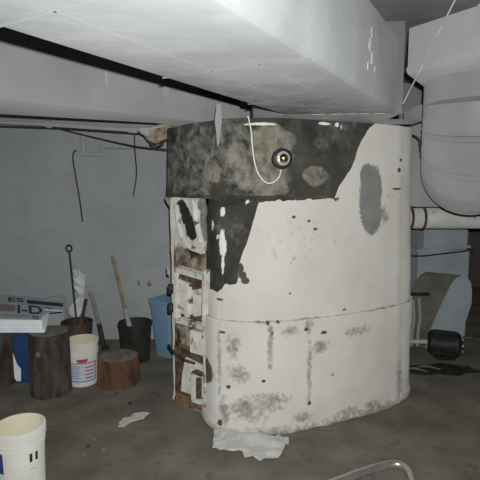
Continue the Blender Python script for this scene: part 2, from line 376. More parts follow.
mc = PZ(444, 358, 0); mc = Vector((mc.x, 4.62, .15))
tK = thing('electric_motor', 'round black electric motor lying on the floor by the blower', 'motor', (mc.x, mc.y, 0))
ax = Vector((.93, -.36, 0)).normalized()
bm = bmesh.new(); tube(bm, [mc-ax*.16, mc-ax*.13, mc+ax*.12, mc+ax*.15], [.09, .128, .128, .1], 28); link('motor_shell', bm, M['black'], tK, True)
for k in range(10):
    a = 2*PI*k/10; o_ = Vector((-ax.y, ax.x, 0))*math.cos(a)*.127+Vector((0, 0, 1))*math.sin(a)*.127
    bm = bmesh.new(); tube(bm, [mc+o_-ax*.11, mc+o_+ax*.1], .007, 6); link('cooling_rib', bm, M['black'], tK)
bm = bmesh.new(); tube(bm, [mc+ax*.15, mc+ax*.165], [.085, .06], 20); link('end_cap', bm, M['iron'], tK, True)
for k in range(5):
    a = 2*PI*k/5+.4; o_ = (Vector((-ax.y, ax.x, 0))*math.cos(a)+Vector((0, 0, 1))*math.sin(a))*.06
    bm = bmesh.new(); tube(bm, [mc+ax*.158+o_, mc+ax*.17+o_], .013, 8); link('vent_plug', bm, M['galv'], tK, True)
bm = bmesh.new(); tube(bm, [mc-ax*.16, mc-ax*.34+Vector((0, 0, -.02))], .022, 14); link('shaft', bm, M['duct_white'], tK, True)
bm = bmesh.new(); box(bm, (mc.x-.09, mc.y-.08, 0.0), (mc.x+.09, mc.y+.08, .04), .006); link('foot', bm, M['black'], tK)

def debris(name, u, v, w_, h_, m, label, cat='debris', seed=0, th=.012):
    random.seed(seed); p = PZ(u, v, 0); bm = bmesh.new(); K = 14
    vv = [bm.verts.new((p.x+math.cos(2*PI*k/K)*w_*random.uniform(.6, 1.1), p.y+math.sin(2*PI*k/K)*h_*random.uniform(.6, 1.1), .001)) for k in range(K)]
    f = bm.faces.new(vv); r = bmesh.ops.extrude_face_region(bm, geom=[f])
    for g in r['geom']:
        if isinstance(g, bmesh.types.BMVert): g.co.z += th*random.uniform(.5, 1.3)
    return tag(link(name, bm, m), label, cat)
debris('metal_plate', 442, 370, .42, .17, M['black_bucket'], 'flat dark plate lying on the floor under the black motor edge', 'plate', 3, .006)
for i, (u, v, lab) in enumerate([(415, 371, 'pale bent strip of scrap nearest the furnace foot'), (428, 369, 'pale bent strip of scrap below the black motor'), (470, 340, 'small pale scrap right of the black motor')]):
    p = PZ(u, v, 0); bm = bmesh.new(); tube(bm, [p+Vector((-.09, .02, .018)), p+Vector((0, -.01, .03)), p+Vector((.1, -.05, .016))], [.007, .011, .005], 8)
    tag(link('scrap_strip', bm, M['endgrain'], None, True), lab, 'scrap', 'pale scrap strips by the motor')

# ================================================================== FURNACE
g = [PZ(178.5, 400, 0), PZ(207, 413, 0)]
F0, F1 = g
pts = [PZ(212, 421, 0), PZ(222, 428, 0), PZ(245, 432, 0), PZ(270, 432, 0), PZ(298, 428, 0), PZ(330, 421, 0), PZ(362, 413, 0), PZ(390, 403, 0), PZ(403.5, 391, 0)]
rest = [Vector((1.43, 4.25, 0)), Vector((1.35, 4.62, 0)), Vector((1.1, 4.95, 0)), Vector((.6, 5.08, 0)), Vector((.1, 5.0, 0)), Vector((-.33, 4.7, 0)), Vector((-.53, 4.3, 0))]
loop_lo = crom([F1]+pts+rest+[F0], 16)            # open curve F1 ... F0; facade closes it
# arclength table
class Curve:
    def __init__(s, P):
        s.P = P; s.L = [0]
        for a, b in zip(P, P[1:]): s.L.append(s.L[-1]+(b-a).length)
        s.len = s.L[-1]
    def at(s, d):
        d = max(0, min(s.len, d)); lo, hi = 0, len(s.L)-1
        while hi-lo > 1:
            m_ = (lo+hi)//2
            if s.L[m_] <= d: lo = m_
            else: hi = m_
        t = (d-s.L[lo])/max(1e-9, s.L[hi]-s.L[lo]); a, b = s.P[lo], s.P[hi]
        tn = (b-a).normalized(); return a.lerp(b, t), Vector((tn.y, -tn.x, 0))
    def hit(s, u, v):
        """arclength and height where the view ray meets the vertical surface"""
        d = ray(u, v); best = None
        for i, (a, b) in enumerate(zip(s.P, s.P[1:])):
            ex_, ey_ = b.x-a.x, b.y-a.y; det = d.x*(-ey_)+ex_*d.y
            if abs(det) < 1e-9: continue
            t = (a.x*(-ey_)+ex_*a.y)/det; w_ = (d.x*a.y-d.y*a.x)/det
            if t > 0 and -.001 <= w_ <= 1.001:
                if best is None or t < best[0]: best = (t, s.L[i]+w_*(s.L[i+1]-s.L[i]))
        if best is None: return None
        return best[1], EYE.z+d.z*best[0]
CV = Curve(loop_lo)
tF = thing('furnace', 'huge round floor standing furnace with flaking white wrap and bare dark top', 'furnace', (.45, 4.2, 0))
SEAM, MID = 1.665, .815

def set_attr(o, masks):
    for k, vals in masks.items():
        a = o.data.attributes.new(k, 'FLOAT', 'POINT'); a.data.foreach_set('value', vals)
def sheet(name, cv, s0, s1, ns, zlo, zhi, nzr, off, m, parent, paint, th=.012, wob=.006):
    me = bpy.data.meshes.new(name); V = []; Fc = []; sz = []
    for i in range(ns+1):
        s = s0+(s1-s0)*i/ns; p, n = cv.at(s); a, b = zlo(s), zhi(s)
        for j in range(nzr+1):
            z = a+(b-a)*j/nzr; o_ = off+wob*nz((s*2.2, z*2.2, 5))+wob*.6*nz((s*7, z*7, 1))+(paint.get('_bulge')(s, z) if paint.get('_bulge') else 0)
            V.append((p.x+n.x*o_, p.y+n.y*o_, z)); sz.append((s, z))
    for i in range(ns):
        for j in range(nzr):
            a = i*(nzr+1)+j; Fc.append((a, a+nzr+1, a+nzr+2, a+1))
    me.from_pydata(V, [], Fc); me.materials.append(m)
    for p in me.polygons: p.use_smooth = True
    o = bpy.data.objects.new(name, me); C.objects.link(o); o.parent = parent; o.matrix_parent_inverse = Matrix.Translation(-parent.location)
    set_attr(o, {k: [f(s, z) for s, z in sz] for k, f in paint.items() if k[0] != '_'})
    so = o.modifiers.new('thickness', 'SOLIDIFY'); so.thickness = th; so.offset = -1
    return o
def sstep(a, b, x):
    t = max(0, min(1, (x-a)/(b-a))); return t*t*(3-2*t)
def H(u, v): return CV.hit(u, v)
# ---- drum bodies
def drum(name, cv, z0, z1, off, paint, closed_front=True):
    return sheet(name, cv, 0, cv.len, 300, lambda s: z0, lambda s: z1, 60, off, M['drum'], tF, paint, .02, .004)
def blob(cx, cz, rx, rz):
    return lambda s, z: max(0, 1-math.hypot((s-cx)/rx, (z-cz)/rz))
def blobs_px(cv, lst):
    out = []
    for u, v, ru, rv in lst:
        h_ = cv.hit(u, v)
        if h_: h2 = cv.hit(u+ru, v) or (h_[0]+ru/130, 0); out.append((h_[0], h_[1], max(.008, abs(h2[0]-h_[0])), max(.008, rv*3.5/470)))
    return lambda s, z: max([0]+[1.25*max(0, 1-(((s-a)/c)**2+((z-b)/d)**2)) for a, b, c, d in out if abs(s-a) < c and abs(z-b) < d])
low_p = {'_bulge': lambda s, z: -.035*sstep(MID, FT, z),
         'cement': lambda s, z: .28+.25*nz((s*3, z*3, 2)) if z > 1 else .1,
         'beige': lambda s, z: 0.0,
         'lite': blobs_px(CV, [(221, 212, 4, 4.5), (221, 238, 4, 10), (222, 247, 5, 12), (222.5, 264, 1.6, 13), (230, 216, 1.5, 1.5), (211, 225, 1.5, 6), (247, 203, 4, 2), (238, 200, 3, 1.6), (216, 236, 2, 3)])}
drum('lower_drum', CV, 0, SEAM, 0, low_p)
up_pts = [PZ(170, 397, 0)+Vector((-.03, .1, 0)), PZ(177.5, 397, 0)+Vector((.0, -.03, 0)), PZ(192, 403, 0)+Vector((0, .05, 0))]
upper_loop = crom([rest[-2], rest[-1]+Vector((-.06, 0, 0)), up_pts[0], up_pts[1]+Vector((-.015, 0, 0)), PZ(190, 411, 0), PZ(207, 420, 0)]+pts[1:]+rest[:-2], 14, True)
upper_loop.append(upper_loop[0].copy()); UV_ = Curve(upper_loop)
up_p = {'_bulge': lambda s, z: -.035*sstep(MID, FT, z), 'cement': (lambda f, sr: lambda s, z: max(f(s, z), (.46 if s < sr else .22)+.40*nz((s*5, z*3, 9))))(blobs_px(UV_, [(196, 150, 30, 30), (178, 170, 12, 28), (230, 150, 30, 38), (290, 140, 12, 10)]), UV_.hit(298, 150)[0]),
        'beige': blobs_px(UV_, [(270, 178, 26, 25), (210, 173, 14, 12), (235, 158, 16, 16), (272, 142, 26, 22), (318, 176, 16, 12), (243, 175, 12, 16)]),
        'lite': blobs_px(UV_, [(262, 123.5, 22, 1.6), (327, 123, 8, 2), (340, 124, 2, 3)])}
sheet('upper_drum', UV_, 0, UV_.len, 420, lambda s: SEAM, lambda s: FT-.006, 60, .004, M['drum'], tF, up_p, .02, .006)
def ringband(name, cv, z0, z1, off, m, paint=None):
    return sheet(name, cv, 0, cv.len, 300, lambda s: z0, lambda s: z1, 4, off, m, tF, paint or {}, .014, .003)
ringband('seam_band', UV_, SEAM-.010, SEAM+.014, .010, M['drum'], {'cement': lambda s, z: .3, '_bulge': lambda s, z: -.035*sstep(MID, FT, z)})

# ---- white wraps
tear = [(204, 291), (212, 289), (219, 292), (226, 284.5), (232, 283.5), (238, 283.5), (239.3, 264), (241.5, 257), (245, 248), (249, 236), (252.5, 224), (256, 212), (259, 202.5), (272, 201), (290, 200.5), (310, 200), (330, 198.5), (335, 199), (340, 188), (346, 178), (352, 170), (357, 160), (360, 148), (365, 139), (370, 130), (375, 125), (380, 121)]
T = []
for u, v in tear:
    h_ = CV.hit(u, v)
    if h_ and h_[0] < 3 and (not T or h_[0] > T[-1][0]+.001): T.append(h_)
T.append((T[-1][0]+.05, FT-.004)); T.append((CV.len, FT-.004))
def ztear(s):
    if s <= T[0][0]: return T[0][1]
    for (a, za), (b, zb) in zip(T, T[1:]):
        if s <= b:
            t = (s-a)/max(1e-6, b-a); z = za+(zb-za)*t
            return min(FT-.004, z+ (.014*nz((s*23, z*9, 4))+.006*nz((s*70, 0, 8)) if z < FT-.03 else 0))
    return FT-.004
s222, s308, s392 = H(222, 360)[0], H(307, 380)[0], H(393, 350)[0]
sR = H(404, 250)[0]
spots = blobs_px(CV, [(241, 268, 4, 6), (243, 275, 5, 5), (245.5, 280, 5.5, 4.5), (221, 299, 5, 1.6), (225, 331, 4, 1.6), (263, 379, 2.6, 2.2), (230, 385, 3, 2.6), (211, 369, 8, 17), (304, 328, 2.5, 2), (294, 217, 2.5, 2), (309, 221, 2, 1.6), (315, 229, 3, 1.6), (321, 331, 4, 2.2), (267, 322, 2.5, 2.5), (277, 321, 2, 2), (271, 332, 2, 2), (343, 309, 3, 1.2), (400, 170, 2.2, 3), (402, 160, 2, 2.4), (398, 189, 7, 1.0), (307, 401, 2, 3), (223, 420, 2.5, 4), (337, 199, 4, 2), (330, 373, 2, 1), (289, 293, 1.5, 1.2)])
dirtb = blobs_px(CV, [(250, 408, 32, 20), (226, 410, 9, 26), (370, 404, 22, 10), (307, 370, 4, 60), (307, 325, 7, 12), (269, 345, 5, 38), (268, 400, 30, 16), (300, 415, 18, 8), (290, 330, 14, 8), (222, 360, 3, 60), (345, 408, 20, 6), (395, 380, 5, 40), (240, 372, 18, 14), (318, 345, 14, 10), (355, 330, 20, 8), (235, 345, 12, 20), (385, 215, 8, 14)])
def dirt(s, z):
    base = .5*(1-sstep(0, .12, z))+.12+.22*nz((s*1.8, z*1.8, 7))
    line = (.4+.3*nz((s*6, 0, 0)))*math.exp(-((z-MID)/.010)**2)+(.3*math.exp(-((z-SEAM)/.012)**2) if s > s392-.15 else 0)
    return max(0, base+line, .5*dirtb(s, z))
patch = blobs_px(CV, [(371, 200, 13, 40), (373, 190, 12, 30), (368, 175, 8, 14), (372, 215, 12, 24)])
def bulge(s, z): 
    b = -.004*math.exp(-((s-s222)/.006)**2)-.006*math.exp(-((s-s308)/.006)**2)*(1 if z < MID else 0)
    b += .006*math.exp(-((s-s392)/.05)**2)
    return b
def taper(z): return -.035*sstep(MID, FT, z)
def upb(s, z): return bulge(s, z)+taper(z)+.006*math.exp(-((z-SEAM)/.015)**2)-.012*sstep(MID+.1, MID, z)*0
sheet('upper_wrap', CV, 0, CV.len-.5, 620, lambda s: MID-.01, lambda s: max(ztear(s), MID+.01), 150, .016, M['wrap'], tF, {'dirt': dirt, 'spot': spots, 'patch': lambda s, z: min(1, 1.2*patch(s, z)), '_bulge': upb}, .012, .007)
def botz(s): return max(0, .004+.012*nz((s*9, 0, 1)))
def topmid(s): return MID+.006*nz((s*5, 2, 2))
sheet('lower_wrap', CV, 0, CV.len, 520, botz, topmid, 90, .036, M['wrap'], tF, {'dirt': dirt, 'spot': spots, 'patch': lambda s, z: 0.0, '_bulge': lambda s, z: bulge(s, z)+.014*sstep(.1, .0, z)}, .014, .010)

# ---- door front
ft = (F1-F0); fw = ft.length; ft = ft.normalized(); fn = Vector((ft.y, -ft.x, 0))
def FB(t, z, o=0): return F0+ft*(t*fw)+fn*o+Vector((0, 0, z))
def fhit(u, v, o=.045):
    d = ray(u, v); k = (F0+fn*o-EYE).dot(fn)/d.dot(fn); p = EYE+d*k
    return (p-F0).dot(ft)/fw, p.z
me = bpy.data.meshes.new('door_front'); V = []; Fc = []; tz = []; NX, NZ = 50, 150
for i in range(NX+1):
    for j in range(NZ+1):
        t = i/NX; z = (SEAM-.01)*j/NZ; o_ = .03+.01*nz((t*2, z*4, 3))+.006*nz((t*8, z*14, 3))
        if z > 1.3: o_ -= .02*math.sin(PI*min(1, t*1.2))*sstep(1.3, 1.5, z)
        V.append(tuple(FB(t, z, o_))); tz.append((t, z))
for i in range(NX):
    for j in range(NZ):
        a = i*(NZ+1)+j; Fc.append((a, a+NZ+1, a+NZ+2, a+1))
me.from_pydata(V, [], Fc); me.materials.append(M['facade'])
for p in me.polygons: p.use_smooth = True
o = bpy.data.objects.new('door_front', me); C.objects.link(o); o.parent = tF; o.matrix_parent_inverse = Matrix.Translation(-tF.location)
so = o.modifiers.new('thickness', 'SOLIDIFY'); so.thickness = .05; so.offset = -1
def fblobs(lst):
    q = []
    for u, v, ru, rv in lst:
        t, z = fhit(u, v); t2, _ = fhit(u+ru, v); q.append((t, z, abs(t2-t), rv*3.7/470))
    return lambda s, z: max([0]+[1.3*max(0, 1-(((s-a)/c)**2+((z-b)/d)**2)) for a, b, c, d in q])
soot = fblobs([(179, 207, 6, 9), (183, 216, 6, 12), (187, 226, 7, 13), (190, 234, 6, 8), (172, 350, 8, 18), (170, 368, 7, 16), (186, 254, 10, 5), (197, 352, 8, 4)])
rustm = fblobs([(190, 257, 20, 9), (172, 262, 6, 14), (188, 328, 20, 9), (180, 341, 12, 14), (170, 330, 6, 20), (172, 385, 6, 14), (186, 400, 18, 9), (203, 405, 6, 12), (205, 320, 4, 14), (172, 300, 3, 20), (180, 352, 10, 8), (176, 375, 8, 14), (196, 345, 8, 8)])
greym = fblobs([(203, 222, 6, 26), (168, 215, 5, 20), (206, 250, 5, 20), (200, 205, 5, 8)])
set_attr(o, {'rust': [min(1, rustm(t, z)+.30+.4*nz((t*4, z*6, 0))) for t, z in tz], 'soot': [soot(t, z) for t, z in tz], 'grey': [greym(t, z) for t, z in tz]})

def fpoly(bm, poly, o0, o1):
    A = []; 
    for u, v in poly: A.append(fhit(u, v, o1))
    a = [bm.verts.new(FB(t, max(0, z), o0)) for t, z in A]; b = [bm.verts.new(FB(t, max(0, z), o1)) for t, z in A]
    bm.faces.new(a); bm.faces.new(b[::-1]); n = len(a)
    for i in range(n): bm.faces.new((a[i], a[(i+1) % n], b[(i+1) % n], b[i]))
def frame(bm, u0, v0, u1, v1, du, dv_, o0, o1, sk=.30):
    """frame of four bars; sk = slope of horizontal edges in the view of the oblique front"""
    def q(a, b, c, d): fpoly(bm, [(a, b+sk*(a-u0)), (c, b+sk*(c-u0)), (c, d+sk*(c-u0)), (a, d+sk*(a-u0))], o0, o1)
    q(u0, v0, u1, v0+dv_); q(u0, v1-dv_, u1, v1); q(u0, v0, u0+du, v1); q(u1-du, v0, u1, v1)
# arched white ridge under the soot mark
bm = bmesh.new(); tube(bm, [FB(*fhit(u, v), .04) for u, v in [(176, 205), (178, 222), (182, 238), (188, 246), (195, 250), (203, 253)]], .02, 8); link('flue_ridge', bm, M['cast_white'], tF, True)
bm = bmesh.new(); tube(bm, [FB(*fhit(u, v), .04) for u, v in [(194, 200), (195, 215), (198, 230), (201, 243)]], .022, 8); link('flue_ridge', bm, M['cast_white'], tF, True)
# rusty shelf box
bm = bmesh.new(); fpoly(bm, [(176, 247), (203, 254), (203, 272), (176, 264)], .02, .055); link('rust_pocket', bm, M['tan_rust'], tF)
# upper firing door
bm = bmesh.new(); fpoly(bm, [(174, 268), (204, 277), (204, 328), (174, 318)], .02, .045); link('gap_shade_panel', bm, M['rust'], tF)  # dark panel stands in for shade in the gap between door and frame
bm = bmesh.new(); fpoly(bm, [(178, 280), (199, 287), (199, 320), (178, 312)], .02, .07)
d1_ = link('firing_door', bm, M['cast_white'], tF); tag(d1_, 'chipped white upper door')
def fsub(name, bm, m, par):
    o = link(name, bm, m); o.parent = par; o.matrix_parent_inverse = par.matrix_parent_inverse.copy() if False else Matrix(); return o
def sub(name, bm, m, par, sm=False):
    # sub-part: parent sits under the furnace empty; keep world position
    me = bpy.data.meshes.new(name); bmesh.ops.recalc_face_normals(bm, faces=bm.faces); bm.to_mesh(me); bm.free(); me.materials.append(m)
    if sm:
        for p in me.polygons: p.use_smooth = True
    o = bpy.data.objects.new(name, me); C.objects.link(o); o.parent = par; o.matrix_parent_inverse = Matrix(); return o
bm = bmesh.new(); frame(bm, 174, 267, 204, 322, 2.0, 5, .03, .095); sub('door_frame', bm, M['cast_white'], d1_)
bm = bmesh.new(); fpoly(bm, [(184.5, 283), (187, 284), (187, 318), (184.5, 317)], .07, .1); sub('door_rib', bm, M['cast_white'], d1_)
bm = bmesh.new(); fpoly(bm, [(193, 290), (196, 291), (196, 318), (193, 317)], .07, .115); sub('door_rib', bm, M['cast_white'], d1_)
bm = bmesh.new(); fpoly(bm, [(189, 284), (198, 287), (198, 289), (189, 286)], .07, .12); fpoly(bm, [(192, 279), (194, 280), (194, 290), (192, 289)], .07, .12); sub('latch', bm, M['rust'], d1_)
bm = bmesh.new(); fpoly(bm, [(190, 315), (199, 318), (199, 321), (190, 318)], .07, .12); sub('latch', bm, M['rust'], d1_)
for v in (284, 303):
    bm = bmesh.new(); a, b = fhit(172, v), fhit(172, v+9); tube(bm, [FB(*a, .06), FB(*b, .06)], .022, 10); sub('hinge', bm, M['iron'], d1_, True)
# lower ash door
bm = bmesh.new(); fpoly(bm, [(174, 346), (204, 356), (204, 403), (176, 392)], .02, .045); link('gap_shade_panel', bm, M['rust'], tF)  # same dark backing, painting the gap shade round the ash door
bm = bmesh.new(); fpoly(bm, [(185, 358), (201, 366), (201, 398), (181, 391), (182, 376)], .02, .07)
d2_ = link('ash_door', bm, M['cast_white'], tF); tag(d2_, 'chipped white lower door')
bm = bmesh.new(); frame(bm, 191, 372, 205, 402, 2, 3, .06, .1); sub('door_frame', bm, M['cast_white'], d2_)
bm = bmesh.new(); fpoly(bm, [(196, 378), (198, 379), (198, 399), (196, 398)], .07, .11); sub('door_rib', bm, M['rust'], d2_)
bm = bmesh.new(); fpoly(bm, [(192, 371), (201, 375), (201, 377), (192, 373)], .07, .12); sub('latch', bm, M['rust'], d2_)
bm = bmesh.new(); tube(bm, [FB(*fhit(172, 344), .08), FB(*fhit(180, 352), .1), FB(*fhit(189, 358), .1), FB(*fhit(198, 362), .08)], .011, 8); sub('handle', bm, M['iron'], d2_, True)
bm = bmesh.new(); fpoly(bm, [(177, 322), (204, 331), (204, 352), (177, 342)], .02, .045); link('middle_panel', bm, M['tan_rust'], tF)
bm = bmesh.new(); fpoly(bm, [(190, 330), (203, 334), (203, 356), (190, 352)], .04, .07); link('draft_slide', bm, M['cast_white'], tF)
bm = bmesh.new(); fpoly(bm, [(203.5, 270), (206.5, 270), (206.5, 407), (203.5, 407)], .02, .085); link('corner_bar', bm, M['cast_white'], tF)
bm = bmesh.new(); tube(bm, [FB(-.03, z_, .02+.012*nz((z_*9, 0, 0))) for z_ in [0.05+.1*k for k in range(17)]], [.016+.012*abs(nz((k*.9, 3, 3))) for k in range(17)], 8); link('left_edge_bead', bm, M['facade'], tF, True)
flakes('loose_flake', tF, [(PY(169, 272, 3.75), .02, .03), (PY(168, 268, 3.75), .012, .02), (PY(205, 292, 3.4), .006, .02)], fn, (0, 0, 1), M['duct_white'])
# torn insulation lump at the seam's left end
bm = bmesh.new()
bmesh.ops.create_icosphere(bm, subdivisions=3, radius=.04, matrix=Matrix.Translation(PY(170, 200, 3.85)))
cc = PY(170, 200, 3.85)
for v_ in bm.verts: v_.co = cc+(v_.co-cc)*(1+.8*nz(v_.co, 22))
link('torn_insulation', bm, M['insul'], tF, True)

# torn strip hanging from the branch duct over the furnace
bm = bmesh.new(); tsz = UV_.hit(218, 135); tp_, tn_ = UV_.at(tsz[0]); q = PY(218, 121, tp_.y-.035)
pts = [(-.008, .11), (.02, .11), (.026, 0), (.018, -.07), (.006, -.15), (-.006, -.17), (-.012, -.08), (-.022, 0)]
v = [bm.verts.new((q.x+a, q.y+.02*nz((a, b, 3), 9), q.z+b)) for a, b in pts]; f = bm.faces.new(v)
r = bmesh.ops.extrude_face_region(bm, geom=[f]); bmesh.ops.translate(bm, verts=[g for g in r['geom'] if isinstance(g, bmesh.types.BMVert)], vec=(0, .004, 0))
tag(link('torn_tape_strip', bm, M['duct_light']), 'pale torn tape strip hanging to a point before the dark furnace top', 'tape')

# round dial on furnace
gs, gz = UV_.hit(280, 159); gp, gn = UV_.at(gs)
gc = Vector((gp.x, gp.y, gz))+gn*.02
tg = thing('round_dial', 'round black rimmed dial with shiny centre and looping white cord on the furnace', 'gauge', tuple(gc))
def disc(name, d0_, d1_, r0, r1, m, inner=None):
    bm = bmesh.new(); tube(bm, [gc+gn*d0_, gc+gn*d1_], [r0, r1], 32); return link(name, bm, m, tg, True, 50)
disc('back_housing', -.015, .03, .062, .062, M['black'])
bm = bmesh.new(); tube(bm, [gc+gn*.03, gc+gn*.045, gc+gn*.05], [.068, .066, .058], 32); link('rim', bm, M['black'], tg, True)
disc('dial_plate', .05, .053, .048, .046, M['chrome'])
bm = bmesh.new(); bmesh.ops.create_uvsphere(bm, u_segments=24, v_segments=12, radius=.032, matrix=Matrix.Translation(gc+gn*.055)); link('brass_knob', bm, M['brass'], tg, True)
# white cord
top = PY(247, 100, gc.y-.1); 
bm = bmesh.new(); yv = gc.y-.07
tube(bm, crom([PY(248, 116, yv), PY(251, 130, yv), PY(252.5, 148, yv), PY(255, 164, yv), PY(259, 175, yv), PY(266, 182.5, yv), PY(273, 182.5, yv), PY(279, 177, yv+.02), PY(281, 170, yv+.06)], 6), .0045, 8)
link('cord', bm, M['white_cord'], tg, True)
# rough flakes where upper drum meets header
bm = bmesh.new()
tag(flakes('plaster_crumb', None, [(PY(341, 127, 3.36), .008, .02)], (0, -1, 0), (0, 0, 1), M['duct_white']), 'white plaster crumb stuck at the top of the dark furnace band', 'plaster')

# ================================================================== PIPES AND WIRES AT LEFT
yp = 4.7
t = thing('conduit', 'long pale conduit running level along the top of the back wall', 'conduit', tuple(PY(49, 123, yp)))
bm = bmesh.new(); tube(bm, [PY(-60, 119, yp), PY(49, 124.5, yp), PY(139, 130.5, yp)], .02, 14); link('tube', bm, M['duct_white'], t, True)
bm = bmesh.new(); tube(bm, [PY(46.5, 124, yp), PY(51.5, 124.5, yp)], .036, 14); link('coupling', bm, M['duct_white'], t, True)
bm = bmesh.new(); tube(bm, [PY(128, 129.5, yp), PY(137, 130.4, yp)], .03, 14); link('coupling', bm, M['duct_white'], t, True)
bm = bmesh.new(); tube(bm, [PY(-60, 124, yp+.03), PY(60, 128.5, yp+.03), PY(150, 134.5, yp+.03)], .007, 8)
tag(link('thin_black_pipe', bm, M['dark_wire'], None, True), 'thin black pipe running just under the pale conduit', 'pipe')
t = thing('wall_pipe_fitting', 'pale painted pipe tee with short branch on the back wall', 'pipe', tuple(PY(83, 154, 5.12)))
bm = bmesh.new(); tube(bm, [PY(84, 128, 5.12), PY(83.5, 154, 5.12)], .026, 14); link('vertical_pipe', bm, M['duct_white'], t, True)
bm = bmesh.new(); tube(bm, [PY(74, 152.5, 5.12), PY(78, 153, 5.12), PY(82, 154, 5.12), PY(103, 154.5, 5.12)], [.02, .03, .026, .018], 14); link('cross_pipe', bm, M['wall'], t, True)
bm = bmesh.new(); tube(bm, [PY(102, 155, 5.12), PY(102.5, 134, 5.12)], .018, 12); link('branch_pipe', bm, M['wall'], t, True)
bm = bmesh.new(); tube(bm, [PY(83, 138, 5.12), PY(83, 144, 5.12)], .034, 14); link('coupling', bm, M['wall'], t, True)
def wire(name, px, Y, r, lab, m='dark_wire', cat='wire'):
    n = len(px)-1; Ys = Y if isinstance(Y, tuple) else (Y, Y)
    bm = bmesh.new(); tube(bm, crom([PY(u, v, Ys[0]+(Ys[1]-Ys[0])*i/n) for i, (u, v) in enumerate(px)], 5), r, 8); return tag(link(name, bm, M[m], None, True), lab, cat)
wire('dangling_wire', [(76, 150), (73.5, 153), (73, 160), (76, 178), (80, 202), (82.5, 222)], 5.07, .0075, 'thick dark wire dangling from the wall pipe tee')
wire('dangling_wire', [(134.5, 133), (135, 150), (136.5, 168), (136, 180), (133.5, 195)], 4.72, .005, 'thinner dark wire dangling beneath the conduit end')
wire('sagging_wire', [(52, 127), (80, 134), (110, 141), (140, 147), (172, 150)], (5.04, 4.3), .006, 'thin dark wire sagging from the conduit towards the furnace')
wire('level_wire', [(105, 148.5), (130, 148.5), (163, 148)], 5.14, .006, 'thin grey wire running level to the furnace across the back wall', 'grey_wood')
# torn insulation cone beside furnace top
t = thing('torn_pipe_elbow', 'torn beige insulated pipe stub beside the upper left of the furnace', 'pipe', tuple(PY(155, 138, 4.2)))
bm = bmesh.new(); tube(bm, [PY(178, 126, 4.3), PY(162, 132, 4.25), PY(152, 136, 4.2), PY(145, 134, 4.15)], [.09, .085, .07, .05], 16)
for v_ in bm.verts: v_.co += Vector((nz(v_.co, 14), nz(v_.co, 15)*.5, nz(v_.co, 16)))*.05
link('insulation', bm, M['insul'], t, True)
bm = bmesh.new(); tube(bm, [PY(139, 130, 4.1), PY(146, 132, 4.12), PY(160, 127, 4.2), PY(172, 124, 4.25)], [.012, .04, .035, .02], 10)
for v_ in bm.verts: v_.co += Vector((nz(v_.co, 18), nz(v_.co, 15)*.5, nz(v_.co, 16)))*.03
link('peeling_jacket', bm, M['duct_white'], t, True)
bm = bmesh.new(); tube(bm, [PY(150, 143, 4.1), PY(156, 147, 4.1), PY(164, 143, 4.1)], .008, 8); link('wire_tie', bm, M['dark_wire'], t, True)

# ================================================================== CLUTTER AT LEFT
def bucket(name, label, c, r0, r1, h, m_out, m_in, rims=(), cat='bucket', th=.005, lipw=.008):
    t = thing(name, label, cat, (c[0], c[1], 0))
    bm = bmesh.new()
    prof = [(r0*.6, 0), (r0, .003), (r0+.002, .01)]
    for zf in [i/8 for i in range(1, 8)]: prof.append((r0+(r1-r0)*zf, h*zf))
    prof += [(r1, h-.004), (r1, h), (r1-th, h), (r1-th, h-.01), (r0+(r1-r0)*.5-th, h*.5), (r0-th, .012), (r0*.4, .01)]
    lathe(bm, prof, (c[0], c[1], 0), 56)
    o = link('bucket_body', bm, [m_out, m_in], t, True, 50)
    for p in o.data.polygons:
        ctr = p.center; rr = math.hypot(ctr.x-c[0], ctr.y-c[1]); outr = r0+(r1-r0)*min(1, ctr.z/h)
        inside = rr < outr-th*.7 and ctr.z > .008
        p.material_index = 1 if inside else 0
    for zf, w_, hh in rims:
        rr = r0+(r1-r0)*zf; bm = bmesh.new(); z0 = h*zf
        lathe(bm, [(rr-.001, z0), (rr+w_, z0+.001), (rr+w_, z0+hh-.001), (rr-.001, z0+hh)], (c[0], c[1], 0), 56)
        # open ring: remove caps
        bm.faces.ensure_lookup_table(); caps = [f for f in bm.faces if len(f.verts) > 4]; bmesh.ops.delete(bm, geom=caps, context='FACES_ONLY')
        link('rim_band', bm, m_out, t, True, 50)
    return t
def curved_patch(name, bm_, c, rf, a0, a1, z0, z1, off, m, parent, n=10):
    """a patch lying on a bucket's side; angles measured from the direction towards the camera"""
    bm = bm_ or bmesh.new(); base = math.atan2(-c[1], -c[0]); rows = []
    for i in range(n+1):
        a = base+(a0+(a1-a0)*i/n); rows.append([bm.verts.new((c[0]+(rf(z)+off)*math.cos(a), c[1]+(rf(z)+off)*math.sin(a), z)) for z in (z0, (z0+z1)/2, z1)])
    for a, b in zip(rows, rows[1:]):
        for j in (0, 1): bm.faces.new((a[j], b[j], b[j+1], a[j+1]))
    if bm_ is None: return link(name, bm, m, parent, True)

# front white bucket
fb = PZ(23, 488, 0); fr0, fr1, fh = .122, .133, PY(23, 424, fb.y).z
t = bucket('plastic_bucket', 'empty white plastic bucket nearest the camera at lower left', fb, fr0, fr1, fh, M['white_plastic'], M['cream'], [(.98-.13, .009, .05), (.78, .004, .012), (.73, .003, .008), (.965, .006, .012)])
rf = lambda z: fr0+(fr1-fr0)*z/fh
for a in (.32, .58): curved_patch('black_slot', None, fb, rf, a, a+.12, .215, .265, .0025, M['black'], t, 4)
curved_patch('scuff_mark', None, fb, rf, .35, .55, .17, .175, .0025, M['grey_wood'], t, 4)
curved_patch('blue_print', None, fb, rf, -1.3, -.78, .16, .28, .0025, M['deep_blue'], t, 8)

